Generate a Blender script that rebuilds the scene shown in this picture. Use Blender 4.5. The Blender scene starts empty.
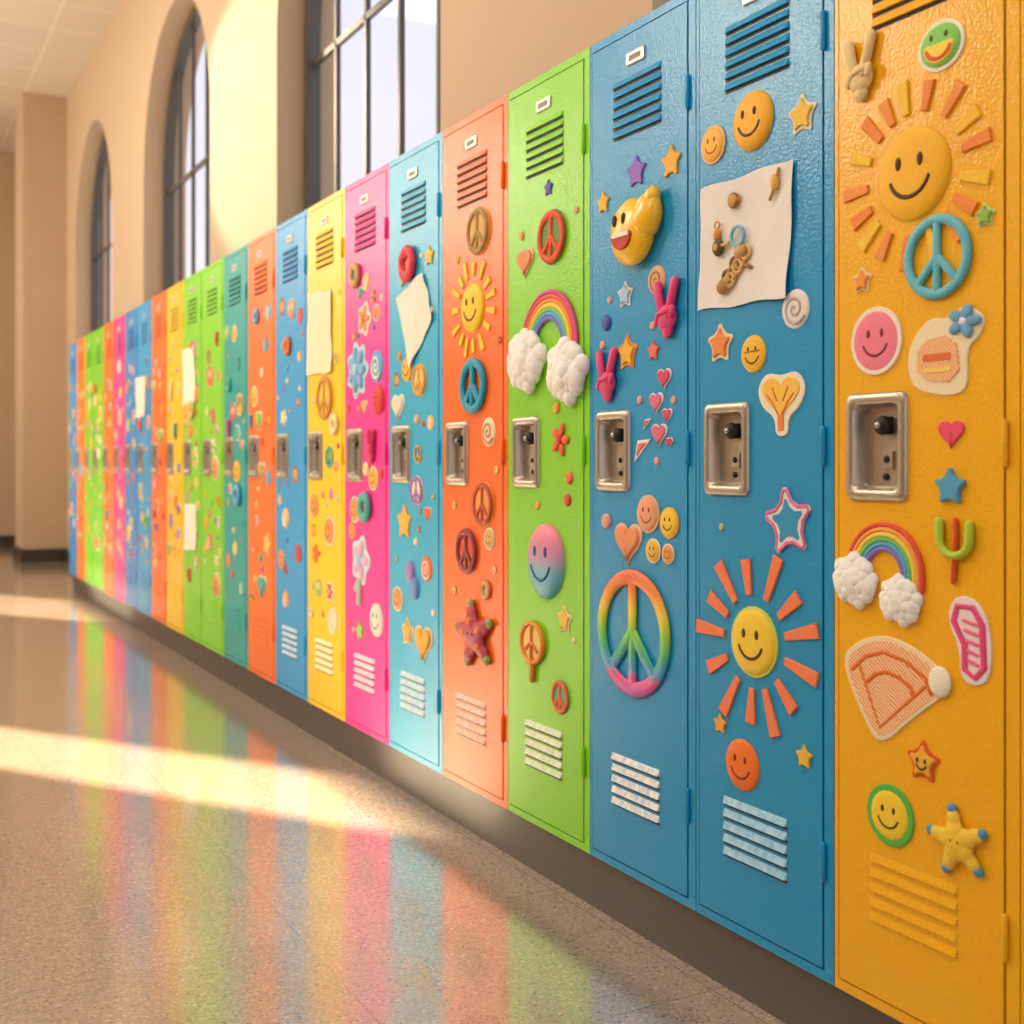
import bpy, math, random
from mathutils import Vector
random.seed(7)
pi=math.pi
# ------------------------------------------------------------------ colour / materials
def lin(h):
    h=h.lstrip('#'); c=[int(h[i:i+2],16)/255 for i in (0,2,4)]
    return tuple([(x/12.92 if x<=.04045 else ((x+.055)/1.055)**2.4) for x in c]+[1])
M={}
def nm(name):
    m=bpy.data.materials.new(name); m.use_nodes=True
    nt=m.node_tree; b=nt.nodes['Principled BSDF']; return m,nt,b
def plastic(h,rough=.55,metal=0,coat=.04,bump=0.4,bs=330,spec=.35,crough=.15,amt=.16):
    key=(h,rough,metal,coat,bump,bs)
    if key in M: return M[key]
    m,nt,b=nm('paint_'+h.lstrip('#'))
    b.inputs['Roughness'].default_value=rough
    b.inputs['Metallic'].default_value=metal
    b.inputs['Coat Weight'].default_value=coat
    b.inputs['Coat Roughness'].default_value=crough
    b.inputs['Specular IOR Level'].default_value=spec
    n=nt.nodes.new('ShaderNodeTexNoise'); n.inputs['Scale'].default_value=bs
    tc=nt.nodes.new('ShaderNodeTexCoord'); nt.links.new(tc.outputs['Object'],n.inputs['Vector'])
    c=lin(h)
    mx=nt.nodes.new('ShaderNodeMix'); mx.data_type='RGBA'
    mx.inputs['A'].default_value=tuple([x*(1-amt) for x in c[:3]]+[1]); mx.inputs['B'].default_value=tuple([min(1,x*(1+amt)) for x in c[:3]]+[1])
    nt.links.new(n.outputs['Fac'],mx.inputs['Factor']); nt.links.new(mx.outputs['Result'],b.inputs['Base Color'])
    if bump>0:
        bp=nt.nodes.new('ShaderNodeBump'); bp.inputs['Strength'].default_value=bump; bp.inputs['Distance'].default_value=.002
        nt.links.new(n.outputs['Fac'],bp.inputs['Height']); nt.links.new(bp.outputs['Normal'],b.inputs['Normal']); nt.links.new(bp.outputs['Normal'],b.inputs['Coat Normal'])
    M[key]=m; return m
def lockpaint(h):
    key='L'+h
    if key in M: return M[key]
    m=plastic(h,.5,0,.5,.42,170,.22,.11,.12); M[key]=m; return m
def gradient(name,stops,lo,hi,rough=.48):
    if name in M: return M[name]
    m,nt,b=nm(name)
    tc=nt.nodes.new('ShaderNodeTexCoord'); sx=nt.nodes.new('ShaderNodeSeparateXYZ'); mr=nt.nodes.new('ShaderNodeMapRange'); cr=nt.nodes.new('ShaderNodeValToRGB')
    nt.links.new(tc.outputs['Object'],sx.inputs[0]); nt.links.new(sx.outputs['Z'],mr.inputs['Value'])
    mr.inputs['From Min'].default_value=lo; mr.inputs['From Max'].default_value=hi
    nt.links.new(mr.outputs['Result'],cr.inputs['Fac']); nt.links.new(cr.outputs['Color'],b.inputs['Base Color'])
    e=cr.color_ramp.elements
    for i,(p,c) in enumerate(stops):
        el=e[i] if i<2 else e.new(p)
        el.position=p; el.color=lin(c)
    b.inputs['Roughness'].default_value=rough
    M[name]=m; return m
def scribble(name,c1,c2,scale=60,ang=.6):
    if name in M: return M[name]
    m,nt,b=nm(name)
    tc=nt.nodes.new('ShaderNodeTexCoord'); mp=nt.nodes.new('ShaderNodeMapping'); mp.inputs['Rotation'].default_value=(ang,0,0)
    w=nt.nodes.new('ShaderNodeTexWave'); w.bands_direction='Y'; w.inputs['Scale'].default_value=scale; w.inputs['Distortion'].default_value=6; w.inputs['Detail'].default_value=4
    w.inputs['Detail Scale'].default_value=.7
    nt.links.new(tc.outputs['Object'],mp.inputs[0]); nt.links.new(mp.outputs[0],w.inputs['Vector'])
    cr=nt.nodes.new('ShaderNodeValToRGB'); cr.color_ramp.elements[0].position=.1; cr.color_ramp.elements[1].position=.9
    cr.color_ramp.elements[0].color=lin(c1); cr.color_ramp.elements[1].color=lin(c2)
    nt.links.new(w.outputs['Fac'],cr.inputs['Fac']); nt.links.new(cr.outputs['Color'],b.inputs['Base Color'])
    b.inputs['Roughness'].default_value=.75; M[name]=m; return m
# ------------------------------------------------------------------ mesh builder : local (u right, v up, n out of door)
class MB:
    def __init__(s): s.v=[]; s.f=[]; s.m=[]; s.sm=[]; s.mats=[]
    def mi(s,m):
        if isinstance(m,str): m=plastic(m)
        if m not in s.mats: s.mats.append(m)
        return s.mats.index(m)
    def add(s,vs,fs,m,smooth=False):
        o=len(s.v); k=s.mi(m)
        s.v+= [(-n,-u,v) for (u,v,n) in vs]
        for f in fs: s.f.append([i+o for i in f]); s.m.append(k); s.sm.append(smooth)
    def box(s,u0,u1,v0,v1,n0,n1,m):
        vs=[(u,v,n) for n in (n0,n1) for v in (v0,v1) for u in (u0,u1)]
        s.add(vs,[(0,2,3,1),(4,5,7,6),(0,1,5,4),(2,6,7,3),(0,4,6,2),(1,3,7,5)],m)
    def loft(s,loops,m,smooth=True,cap0=False,cap1=True,closed=True):
        k=len(loops[0]); vs=[p for l in loops for p in l]; fs=[]
        for a in range(len(loops)-1):
            for i in range(k if closed else k-1):
                j=(i+1)%k; fs.append((a*k+i,a*k+j,(a+1)*k+j,(a+1)*k+i))
        s.add(vs,fs,m,smooth)
        if cap1: s.add(loops[-1],[tuple(range(k))],m)
        if cap0: s.add(loops[0],[tuple(reversed(range(k)))],m)
    def prism(s,pts,n0,n1,m,bev=.0012):
        ar=sum(pts[i][0]*pts[(i+1)%len(pts)][1]-pts[(i+1)%len(pts)][0]*pts[i][1] for i in range(len(pts)))
        if ar<0: pts=pts[::-1]
        q=offs(pts,-bev)
        s.loft([[(a,b,n0) for a,b in pts],[(a,b,n1-bev) for a,b in pts],[(a,b,n1) for a,b in q]],m,False)
    def dome(s,cx,cy,rx,ry,h,m,n0=0.0003,seg=32,rings=8,rot=0,p=4):
        ls=[]
        for k in range(rings+1):
            rho=math.cos(k/rings*pi/2) if k<rings else .001
            z=h*math.sqrt(max(0,1-rho**p))
            l=[]
            for i in range(seg):
                a=2*pi*i/seg; x=rx*rho*math.cos(a); y=ry*rho*math.sin(a)
                l.append((cx+x*math.cos(rot)-y*math.sin(rot),cy+x*math.sin(rot)+y*math.cos(rot),n0+z))
            ls.append(l)
        s.loft(ls,m,True)
    def ball(s,cx,cy,cn,ru,rv,rn,m,seg=16,rings=10,rot=0):
        ls=[]
        for k in range(rings+1):
            t=-pi/2+pi*k/rings; r=max(.002,math.cos(t)); z=math.sin(t)
            l=[]
            for i in range(seg):
                a=2*pi*i/seg; x=ru*r*math.cos(a); y=rv*r*math.sin(a)
                l.append((cx+x*math.cos(rot)-y*math.sin(rot),cy+x*math.sin(rot)+y*math.cos(rot),cn+rn*z))
            ls.append(l)
        s.loft(ls,m,True)
    def tube(s,path,rw,m,rh=None,closed=False,seg=8,sq=1.0):
        rh=rh or rw
        path=[(p[0],p[1],p[2] if len(p)>2 else rh) for p in path]
        N=len(path); ls=[]
        def pw(x): return math.copysign(abs(x)**sq,x)
        for i in range(N):
            a=path[(i-1)%N] if closed or i>0 else path[0]; b=path[(i+1)%N] if closed or i<N-1 else path[-1]
            d=Vector((b[0]-a[0],b[1]-a[1])); d=d.normalized() if d.length>0 else Vector((1,0))
            sd=(d.y,-d.x); c=path[i]
            def ring(c,k): return [(c[0]+sd[0]*rw*k*pw(math.cos(2*pi*j/seg)),c[1]+sd[1]*rw*k*pw(math.cos(2*pi*j/seg)),c[2]+rh*k*pw(math.sin(2*pi*j/seg))) for j in range(seg)]
            if not closed and i==0:
                ls.append(ring((c[0]-d.x*rw,c[1]-d.y*rw,c[2]),.05)); ls.append(ring((c[0]-d.x*rw*.7,c[1]-d.y*rw*.7,c[2]),.7))
            ls.append(ring(c,1))
            if not closed and i==N-1:
                ls.append(ring((c[0]+d.x*rw*.7,c[1]+d.y*rw*.7,c[2]),.7)); ls.append(ring((c[0]+d.x*rw,c[1]+d.y*rw,c[2]),.05))
        if closed: ls.append(ls[0])
        s.loft(ls,m,True,False,False)
    def make(s,name,y,z,x=0.0,su=1):
        me=bpy.data.meshes.new(name); me.from_pydata([(a,b*su,c) for a,b,c in s.v],[],s.f)
        for m in s.mats: me.materials.append(m)
        me.polygons.foreach_set('material_index',s.m); me.polygons.foreach_set('use_smooth',s.sm); me.update()
        o=bpy.data.objects.new(name,me); bpy.context.collection.objects.link(o); o.location=(x,y,z); return o
def offs(pts,d):
    out=[]; N=len(pts)
    for i in range(N):
        p0=Vector(pts[i-1]); p=Vector(pts[i]); p1=Vector(pts[(i+1)%N])
        e0=(p-p0); e1=(p1-p)
        if e0.length<1e-9 or e1.length<1e-9: out.append(tuple(p)); continue
        e0.normalize(); e1.normalize()
        n0=Vector((e0.y,-e0.x)); n1=Vector((e1.y,-e1.x)); k=max(.35,1+n0.dot(n1))
        q=p+(n0+n1)*(d/k); out.append((q.x,q.y))
    return out
def chaikin(p,it=2):
    for _ in range(it):
        q=[]
        for i in range(len(p)):
            a=p[i]; b=p[(i+1)%len(p)]
            q+= [(a[0]*.75+b[0]*.25,a[1]*.75+b[1]*.25),(a[0]*.25+b[0]*.75,a[1]*.25+b[1]*.75)]
        p=q
    return p
def circ(cx,cy,rx,ry=None,n=32,a0=0,rot=0):
    ry=ry or rx
    return [(cx+rx*math.cos(a0+2*pi*i/n),cy+ry*math.sin(a0+2*pi*i/n)) for i in range(n)]
def starp(cx,cy,R,r=.45,k=5,rot=0):
    return [(cx+(R if i%2==0 else R*r)*math.cos(pi/2+rot+i*pi/k),cy+(R if i%2==0 else R*r)*math.sin(pi/2+rot+i*pi/k)) for i in range(2*k)]
def heartp(cx,cy,S,n=36):
    o=[]
    for i in range(n):
        t=2*pi*i/n; o.append((cx+S*.058*16*math.sin(t)**3*.55,cy+S*.055*.55*(13*math.cos(t)-5*math.cos(2*t)-2*math.cos(3*t)-math.cos(4*t))+.03*S))
    return o
def arc(cx,cy,r,a0,a1,n=14,ry=None,z=None):
    ry=ry or r
    return [(cx+r*math.cos(a0+(a1-a0)*i/n),cy+ry*math.sin(a0+(a1-a0)*i/n))+((z,) if z is not None else ()) for i in range(n+1)]
WHITE='#f3ead8'; DK='#4a2a12'
# ------------------------------------------------------------------ sticker parts
def smiley(b,cx,cy,R,face='#f0b42a',line=DK,border=None,ry=None,h=None,brd=1.14,seg=32):
    ry=ry or R; h=h or R*.15; n0=.0004
    if border: b.prism(circ(cx,cy,R*brd,ry*brd,seg),.0002,.0035,border,.001); n0=.003
    b.dome(cx,cy,R,ry,h,face,n0,seg)
    def hz(x,y):
        rho=math.hypot(x/R,y/ry); return n0+h*math.sqrt(max(0,1-rho**4))
    for sx in (-.3,.3):
        b.ball(cx+sx*R,cy+.25*ry,hz(sx*R,.25*ry),R*.085,ry*.15,R*.035,line,10,6)
    pth=[]
    for i in range(13):
        a=pi*(1.12+.76*i/12); x=.56*R*math.cos(a); y=.56*ry*math.sin(a)+.06*ry; pth.append((cx+x,cy+y,hz(x,y)))
    b.tube(pth,R*.05,line,R*.025,seg=6)
def star(b,cx,cy,R,col,border=None,r=.48,rot=0,th=.004,k=5):
    n0=.0003
    if border: b.prism(chaikin(starp(cx,cy,R*1.0,r*1.05,k,rot),2),n0,.0025,border,.0008); R*=.76; n0=.0023
    b.prism(chaikin(starp(cx,cy,R,r,k,rot),1),n0,n0+th,col,min(.0018,R*.12))
def ray(b,cx,cy,a,r0,r1,w0,w1,col,th=.0045):
    c,s_=math.cos(a),math.sin(a)
    P=[(r0,-w0/2),(r1,-w1/2),(r1,w1/2),(r0,w0/2)]
    P=[(cx+x*c-y*s_,cy+x*s_+y*c) for x,y in P]
    b.prism(P,.0003,th,col,.0012)
def sun(b,cx,cy,R,face,rays,n=12,r0=1.22,r1=1.95,w0=.2,w1=.3,border=None,line=DK,alt=.9):
    smiley(b,cx,cy,R,face,line,border,brd=1.08)
    for i in range(n):
        ray(b,cx,cy,2*pi*(i+.5)/n+.06*math.sin(i*5),R*r0,R*(r1 if i%2==0 else r1*alt),R*w0,R*w1,rays[i%len(rays)])
def peace(b,cx,cy,R,col,w=.13,disc=None,flat=.45,edge=None,sq=.6):
    n0=R*w*flat
    if disc:
        b.dome(cx,cy,R*1.12,R*1.12,R*.1,disc,.0003); n0=R*.1
    rr=R*(1-w*.5)
    b.tube([(x,y,n0) for x,y in circ(cx,cy,rr,n=40)],R*w,col,R*w*flat,closed=True,sq=sq)
    b.tube([(cx,cy+rr,n0),(cx,cy,n0),(cx,cy-rr,n0)],R*w*.85,col,R*w*flat*.95,sq=sq)
    for sx in (-1,1):
        b.tube([(cx,cy+.02*R,n0),(cx+sx*rr*.68,cy-rr*.70,n0)],R*w*.85,col,R*w*flat*.95,sq=sq)
def cloud(b,cx,cy,S,m='#f6f2ec'):
    rnd=random.Random(int(abs(cx*9999))+3)
    mm=plastic(m,.9,0,0,.55,90,.2)
    base=[(0,0,.36),(-.28,-.1,.26),(.28,-.08,.27),(-.16,.2,.25),(.17,.22,.24),(0,-.22,.25)]
    for (x,y,r) in base: b.ball(cx+x*S,cy+y*S,S*.08,r*S,r*S,r*S*.45,mm,16,10)
    for i in range(24):
        a=i*2.4; q=.44*math.sqrt((i+1)/24); r=.13+.06*rnd.random()
        b.ball(cx+q*S*math.cos(a)*1.05,cy+q*S*math.sin(a)*.95,S*(.15-.24*q+.02*rnd.random()),r*S,r*S,r*S*.65,mm,12,8)
RB=['#e2503f','#f0913a','#f3d24a','#7fc45a','#4aa6d8','#a566b4']
def rainbow(b,cx,cy,R,rin,rx=None,leg=.02,cols=RB,a0=0,a1=pi):
    k=len(cols); w=(R-rin)/k
    for i,c in enumerate(cols):
        r=R-w*(i+.5)
        p=[(cx+r,cy-leg,w*.35)]+arc(cx,cy,r,a0,a1,22,z=w*.35)+[(cx-r,cy-leg,w*.35)]
        b.tube(p,w*.54,c,w*.42,sq=.8)
def victory(b,cx,cy,H,col):
    S=H/2.6
    m=plastic(col,.5,0,.04)
    b.ball(cx,cy-.55*S,.2*S,.55*S,.62*S,.26*S,m)
    b.tube([(cx-.22*S,cy-.3*S,.2*S),(cx-.42*S,cy+.4*S,.22*S),(cx-.52*S,cy+1.05*S,.2*S)],.19*S,m)
    b.tube([(cx+.12*S,cy-.3*S,.2*S),(cx+.34*S,cy+.4*S,.22*S),(cx+.5*S,cy+1.1*S,.2*S)],.19*S,m)
    for i,x in enumerate((.28,.48)):
        b.tube([(cx+x*S,cy-.15*S,.34*S),(cx+(x-.03)*S,cy-.5*S,.38*S)],.13*S,m)
    b.tube([(cx-.48*S,cy-.75*S,.3*S),(cx-.25*S,cy-.38*S,.42*S),(cx+.22*S,cy-.3*S,.45*S)],.13*S,m)
    b.tube([(cx,cy-1.0*S,.18*S),(cx,cy-1.2*S,.16*S)],.32*S,m,.18*S)
def donut(b,cx,cy,R,col,inner=None):
    if inner: b.dome(cx,cy,R*.6,R*.6,R*.12,inner)
    b.tube([(x,y,R*.18) for x,y in circ(cx,cy,R*.68,n=24)],R*.32,col,R*.18,closed=True)
def button(b,cx,cy,R,col,dot=DK):
    b.dome(cx,cy,R,R,R*.25,col,seg=20)
    for dx,dy in ((-.25,.15),(.25,.15),(0,-.25)): b.ball(cx+dx*R,cy+dy*R,R*.25,R*.1,R*.1,R*.05,dot,8,5)
def flower(b,cx,cy,R,col,ctr,k=6,border=None):
    if border:
        b.prism([(cx+R*1.12*(1+.14*math.cos(k*t))*math.cos(t),cy+R*1.12*(1+.14*math.cos(k*t))*math.sin(t)) for t in [2*pi*i/48 for i in range(48)]],.0002,.0025,border,.0008)
    for i in range(k):
        a=2*pi*i/k; b.dome(cx+.6*R*math.cos(a),cy+.6*R*math.sin(a),R*.42,R*.26,R*.13,col,.002,14,5,a)
    b.dome(cx,cy,R*.32,R*.32,R*.2,ctr,.002,16,6)
def heart(b,cx,cy,S,col,border=None):
    n0=.0003
    if border: b.prism(heartp(cx,cy,S*1.2),.0002,.003,border,.001); n0=.0028
    b.prism(heartp(cx,cy,S),n0,n0+S*.08,col,S*.035)
def swirl(b,cx,cy,R,bg,col):
    b.dome(cx,cy,R,R,R*.12,bg,seg=24)
    b.tube([(cx+R*.8*t*math.cos(t*12),cy+R*.8*t*math.sin(t*12),R*.12) for t in [i/30 for i in range(2,31)]],R*.09,col,R*.05,seg=6)
def starfish(b,cx,cy,R,col,tip,ctr):
    for i in range(5):
        a=pi/2+.2+2*pi*i/5
        b.tube([(cx,cy,R*.12),(cx+R*.3*math.cos(a),cy+R*.3*math.sin(a),R*.12)],R*.33,col,R*.12)
        b.tube([(cx,cy,R*.12),(cx+R*.45*math.cos(a),cy+R*.45*math.sin(a),R*.11),(cx+R*.68*math.cos(a),cy+R*.68*math.sin(a),R*.1)],R*.22,col,R*.1)
        b.ball(cx+R*.88*math.cos(a),cy+R*.88*math.sin(a),R*.09,R*.15,R*.15,R*.09,tip,12,8)
    b.dome(cx,cy,R*.4,R*.4,R*.24,col)
    for dx in (-.12,.12): b.ball(cx+dx*R,cy+.05*R,R*.24,R*.04,R*.05,R*.03,ctr,8,5)
# ------------------------------------------------------------------ layout : rectifying the locker plane (metres)
TH=math.atan(647/1200); CT,ST=math.cos(TH),math.sin(TH); P=1.421; EYE=1.004
def rect(x,y):
    """photo measurement -> metres on the locker plane (s along hall, z height, metres per vertical px)"""
    zc=1200*P/CT/(x+135); return (zc-P*ST)/CT, EYE-(y-463)*zc/1200, zc/1200
def at(name,x,y,hpx,fn,su=1):
    s,z,k=rect(x,y); b=MB(); fn(b,hpx*k/2); return b.make(name,s,z,0,su)
W=.3873; S0=1.497; BASE=.132; H=1.8
# ------------------------------------------------------------------ lockers
steel=plastic('#b8ad9d',.36,.8,0,.06,160); dark=plastic('#1c1a18',.5); label=plastic('#cfcac0',.35,.6,0,.05)
HV=1.03-BASE
def rrect(cx,cy,hw,hh,r,n,seg=5):
    o=[]
    for (sx,sy,a) in ((1,1,0),(-1,1,pi/2),(-1,-1,pi),(1,-1,3*pi/2)):
        for i in range(seg+1):
            t=a+pi/2*i/seg; o.append((cx+sx*(hw-r)+r*math.cos(t),cy+sy*(hh-r)+r*math.sin(t),n))
    return o
def louver(b,u0,u1,v,m,hood,pr=.006,dk=True):
    if dk: b.box(u0,u1,v-.008,v-.001,.0002,.0006,dark)  # flat dark strip painted in for the shaded opening under the hood
    b.add([(u0,v+.011,.0003),(u1,v+.011,.0003),(u1-.003,v-.002,pr),(u0+.003,v-.002,pr),(u0,v-.002,.0003),(u1,v-.002,.0003)],
          [(3,2,1,0),(0,4,3),(1,2,5),(4,5,2,3)],hood)
def sheen_scuffed(c1,c2):  # pale colour paints in sheen on the lower louvers; mottling adds scuffs
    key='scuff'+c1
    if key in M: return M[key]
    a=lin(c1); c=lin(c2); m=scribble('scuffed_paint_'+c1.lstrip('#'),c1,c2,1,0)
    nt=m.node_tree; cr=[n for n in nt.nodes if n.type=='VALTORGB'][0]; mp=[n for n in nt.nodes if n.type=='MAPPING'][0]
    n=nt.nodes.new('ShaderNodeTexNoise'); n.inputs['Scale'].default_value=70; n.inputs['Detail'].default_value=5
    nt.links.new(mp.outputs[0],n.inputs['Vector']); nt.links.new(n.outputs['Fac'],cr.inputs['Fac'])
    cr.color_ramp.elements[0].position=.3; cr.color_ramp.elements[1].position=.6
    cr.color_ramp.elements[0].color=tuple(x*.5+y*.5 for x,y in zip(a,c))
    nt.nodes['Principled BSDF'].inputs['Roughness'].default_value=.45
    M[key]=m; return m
LB={-1:(1.140,1.506),0:(1.506,S0+W),-2:(1.140-W,1.140)}
def bounds(n): return LB.get(n,(S0+W*n,S0+W*(n+1)))
def locker(n,col,ventcol=None):
    b=MB(); m=lockpaint(col); vm=sheen_scuffed(col,ventcol) if ventcol else m
    y0,y1=bounds(n); WW_=y1-y0
    w=WW_/2-.0012; HU=-WW_/2+.098
    b.box(-w,w,0,H,-.39,-.03,m)
    L,R_,Bt,Tp=-w+.012,w-.026,.02,H-.022; g=.0035; fn=-.0015
    b.box(-w,L-g,0,H,-.03,fn,m); b.box(R_+g,w,0,H,-.03,fn,m); b.box(L-g,R_+g,0,Bt-g,-.03,fn,m); b.box(L-g,R_+g,Tp+g,H,-.03,fn,m)
    b.box(L-g,R_+g,Bt-g,Tp+g,-.031,-.022,dark)
    hx,hy=.056,.077
    b.box(L,HU-hx,Bt,Tp,-.02,0,m); b.box(HU+hx,R_,Bt,Tp,-.02,0,m); b.box(HU-hx,HU+hx,Bt,HV-hy,-.02,0,m); b.box(HU-hx,HU+hx,HV+hy,Tp,-.02,0,m)
    # handle cup
    lp=[rrect(HU,HV,.065,.087,.014,0),rrect(HU,HV,.064,.086,.014,.005),rrect(HU,HV,.061,.083,.013,.008),rrect(HU,HV,.051,.071,.012,.008),rrect(HU,HV,.048,.068,.012,.005),rrect(HU,HV,.044,.063,.012,-.016)]
    b.loft(lp,steel,True)
    b.ball(HU+.008,HV+.034,-.004,.016,.016,.012,dark); b.box(HU-.002,HU+.018,HV+.02,HV+.048,-.018,-.006,dark)
    b.ball(HU+.008,HV+.034,.008,.006,.006,.004,steel,10,6)
    b.box(HU-.006,HU+.02,HV-.035,HV-.008,-.018,-.012,steel)
    b.ball(HU+.008,HV-.02,-.011,.006,.006,.003,dark,10,6); b.ball(HU+.004,HV-.048,-.014,.006,.006,.003,dark,10,6)
    # vents, label, hinges
    for i in range(6): louver(b,-.095,.08,1.756-BASE+(i-2.5)*.0215,m,m)
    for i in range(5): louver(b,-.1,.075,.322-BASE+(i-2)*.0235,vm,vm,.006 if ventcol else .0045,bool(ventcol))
    b.loft([rrect(-.01,1.856-BASE,.034,.014,.004,0,3),rrect(-.01,1.856-BASE,.034,.014,.004,.003,3),rrect(-.01,1.856-BASE,.031,.011,.003,.004,3)],label,False)
    b.box(-.032,.012,1.856-BASE-.006,1.856-BASE+.006,.004,.0045,'#8a7f74')
    for v in (.2,.9,1.6): b.tube([(R_+.004,v-.03,.002),(R_+.004,v+.03,.002)],.005,m)
    return b.make('locker',(y0+y1)/2,BASE)
COL={-2:'#f0b008',-1:'#f0b008',0:'#0690c6',1:'#0892ca',2:'#82d010',3:'#fa6a00',4:'#1eaeda',5:'#f42a9c',6:'#ffce00',7:'#1f9ee0',8:'#fa7418',9:'#00a4a2',10:'#82d814',11:'#82d814',
     12:'#fcc808',13:'#fa7418',14:'#1aa2e2',15:'#1a8cda',16:'#ea3a98',17:'#fa7418',18:'#74cc18',19:'#74cc18',20:'#f47e22',21:'#1e98dc'}
LT={0:'#a4d4ea',1:'#eef2f0',2:'#f2f4e4',3:'#f8e2ce',4:'#e2eff4',5:'#f8e4f0',6:'#fcf4d4',7:'#cce4f0'}  # pale louver tints: sheen on upward faces put into the colour
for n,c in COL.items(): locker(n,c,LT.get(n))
# plinth
b=MB(); L0=1.140-W; L1=S0+22*W
b.box(-(L1-L0)/2,(L1-L0)/2,0,BASE,-.39,-.03,plastic('#5a5046',.4,.3))
b.make('locker_plinth',(L0+L1)/2,0)
# ------------------------------------------------------------------ stickers : gold locker
def S(name,x,y,h,fn,su=1): return at(name,x,y,h,fn,su)
S('victory_hand_sticker',864,66,62,lambda b,R:victory(b,0,0,R*2,'#e2c890'),1.25)
def f(b,R):
    b.prism(circ(0,.05*R,R*.95,R*.95,28),.0002,.003,WHITE); b.dome(0,.05*R,R*.82,R*.8,R*.12,'#7fc95a',.003)
    for sx in(-.3,.3): b.ball(sx*R,.38*R,.16*R,.09*R,.15*R,.06*R,DK,8,6)
    b.prism([(x,y) for x,y in arc(0,.02*R,.62*R,pi,2*pi,14)]+[(.55*R,.12*R),(-.55*R,.12*R)],.1*R,.22*R,'#f3d94a',.001)
    b.tube(arc(0,.05*R,.5*R,pi*1.1,pi*1.9,12,z=.22*R),.08*R,'#e0552e',.04*R)
S('smiley_sticker',942,47,54,f,1.15)
S('sun_sticker',914,174,94,lambda b,R:(sun(b,0,0,R,'#f5b418',['#e8842c','#f5c02a','#ec8e3a'],17,1.3,2.04,.18,.3,alt=.95)))
S('peace_sign_sticker',939,257,80,lambda b,R:peace(b,0,0,R,'#62b8c8',.13,flat=.55))
S('star_sticker',986,216,28,lambda b,R:star(b,0,0,R*1.1,'#8ab84a','#cfd98a'))
S('star_sticker',863,281,30,lambda b,R:star(b,0,0,R*1.1,'#e8933a','#f3d5a0'))
S('smiley_sticker',877,341,60,lambda b,R:smiley(b,0,0,R,'#ee7d94','#8a2a3c','#f2e6d2',h=.002))
def f(b,R):
    b.prism(chaikin([(-.75*R,.35*R),(-.35*R,.8*R),(.1*R,.7*R),(.4*R,1.0*R),(.85*R,.7*R),(.75*R,.3*R),(.45*R,.05*R),(.5*R,-.8*R),(.1*R,-.95*R),(-.7*R,-.75*R),(-.85*R,-.2*R)],2),.0002,.003,'#f0dfb8')
    b.prism(chaikin([(-.6*R,.3*R),(.25*R,.4*R),(.35*R,-.65*R),(-.6*R,-.55*R)],1),.003,.005,scribble('crayon_orange','#e57a1e','#f8dcac',75),.001)
    b.box(-.45*R,.15*R,-.15*R,.0,.005,.0058,'#dd6c34'); b.box(-.45*R,.15*R,-.4*R,-.3*R,.005,.0058,'#f0d060')
    for a in range(5): b.dome(.42*R+.2*R*math.cos(a*1.256),.62*R+.2*R*math.sin(a*1.256),.17*R,.12*R,.005,'#6aa5c8',.004,12,5,a*1.256)
    b.dome(.42*R,.62*R,.1*R,.1*R,.009,'#e9e2f0')
S('juice_jar_sticker',946,353,94,f,1.25)
S('heart_sticker',952,433,32,lambda b,R:heart(b,0,0,R*2,'#e84a6e'))
S('star_sticker',952,487,40,lambda b,R:star(b,0,0,R*1.1,'#4f9fc4',th=.008))
def f(b,R):
    b.tube([(0,.6*R),(.02*R,.2*R),(-.05*R,-1.0*R)],.07*R,'#e0562e')
    b.tube([(-.42*R,.55*R)]+arc(0,.1*R,.42*R,pi,2*pi,12)+[(.42*R,.5*R)],.11*R,'#b4cc3a')
S('magic_wand_sticker',957,543,78,f,1.15)
def f(b,R):
    rainbow(b,.02,-.02,.082,.035,leg=.02,cols=['#e2503f','#f0a03a','#f3d24a','#6dbb5a','#4aa6d8','#8d6cc0'])
    cloud(b,-.04,-.035,.085); cloud(b,.055,-.058,.075)
S('rainbow_sticker',876,560,80,f)
def f(b,R):
    b.prism(chaikin([(-.35*R,.95*R),(.1*R,1.0*R),(.45*R,.5*R),(.5*R,-.6*R),(.25*R,-1.0*R),(-.2*R,-.9*R),(-.2*R,-.2*R),(-.5*R,.4*R)],3),.0002,.003,'#f4dfe0')
    b.tube(chaikin([(-.25*R,.75*R,.004),(.1*R,.75*R,.004),(.3*R,.4*R,.004),(.34*R,-.55*R,.004),(.15*R,-.8*R,.004),(-.08*R,-.65*R,.004),(-.08*R,-.1*R,.004),(-.33*R,.4*R,.004)],0),.07*R,'#e0457c',.02*R,closed=True)
    for i in range(5): b.tube([(-.1*R+i*.03*R,.45*R-i*.22*R,.004),(.2*R,.38*R-i*.22*R,.004)],.045*R,'#ea6a94',.02*R)
S('flip_flop_sticker',970,641,90,f,1.25)
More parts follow.
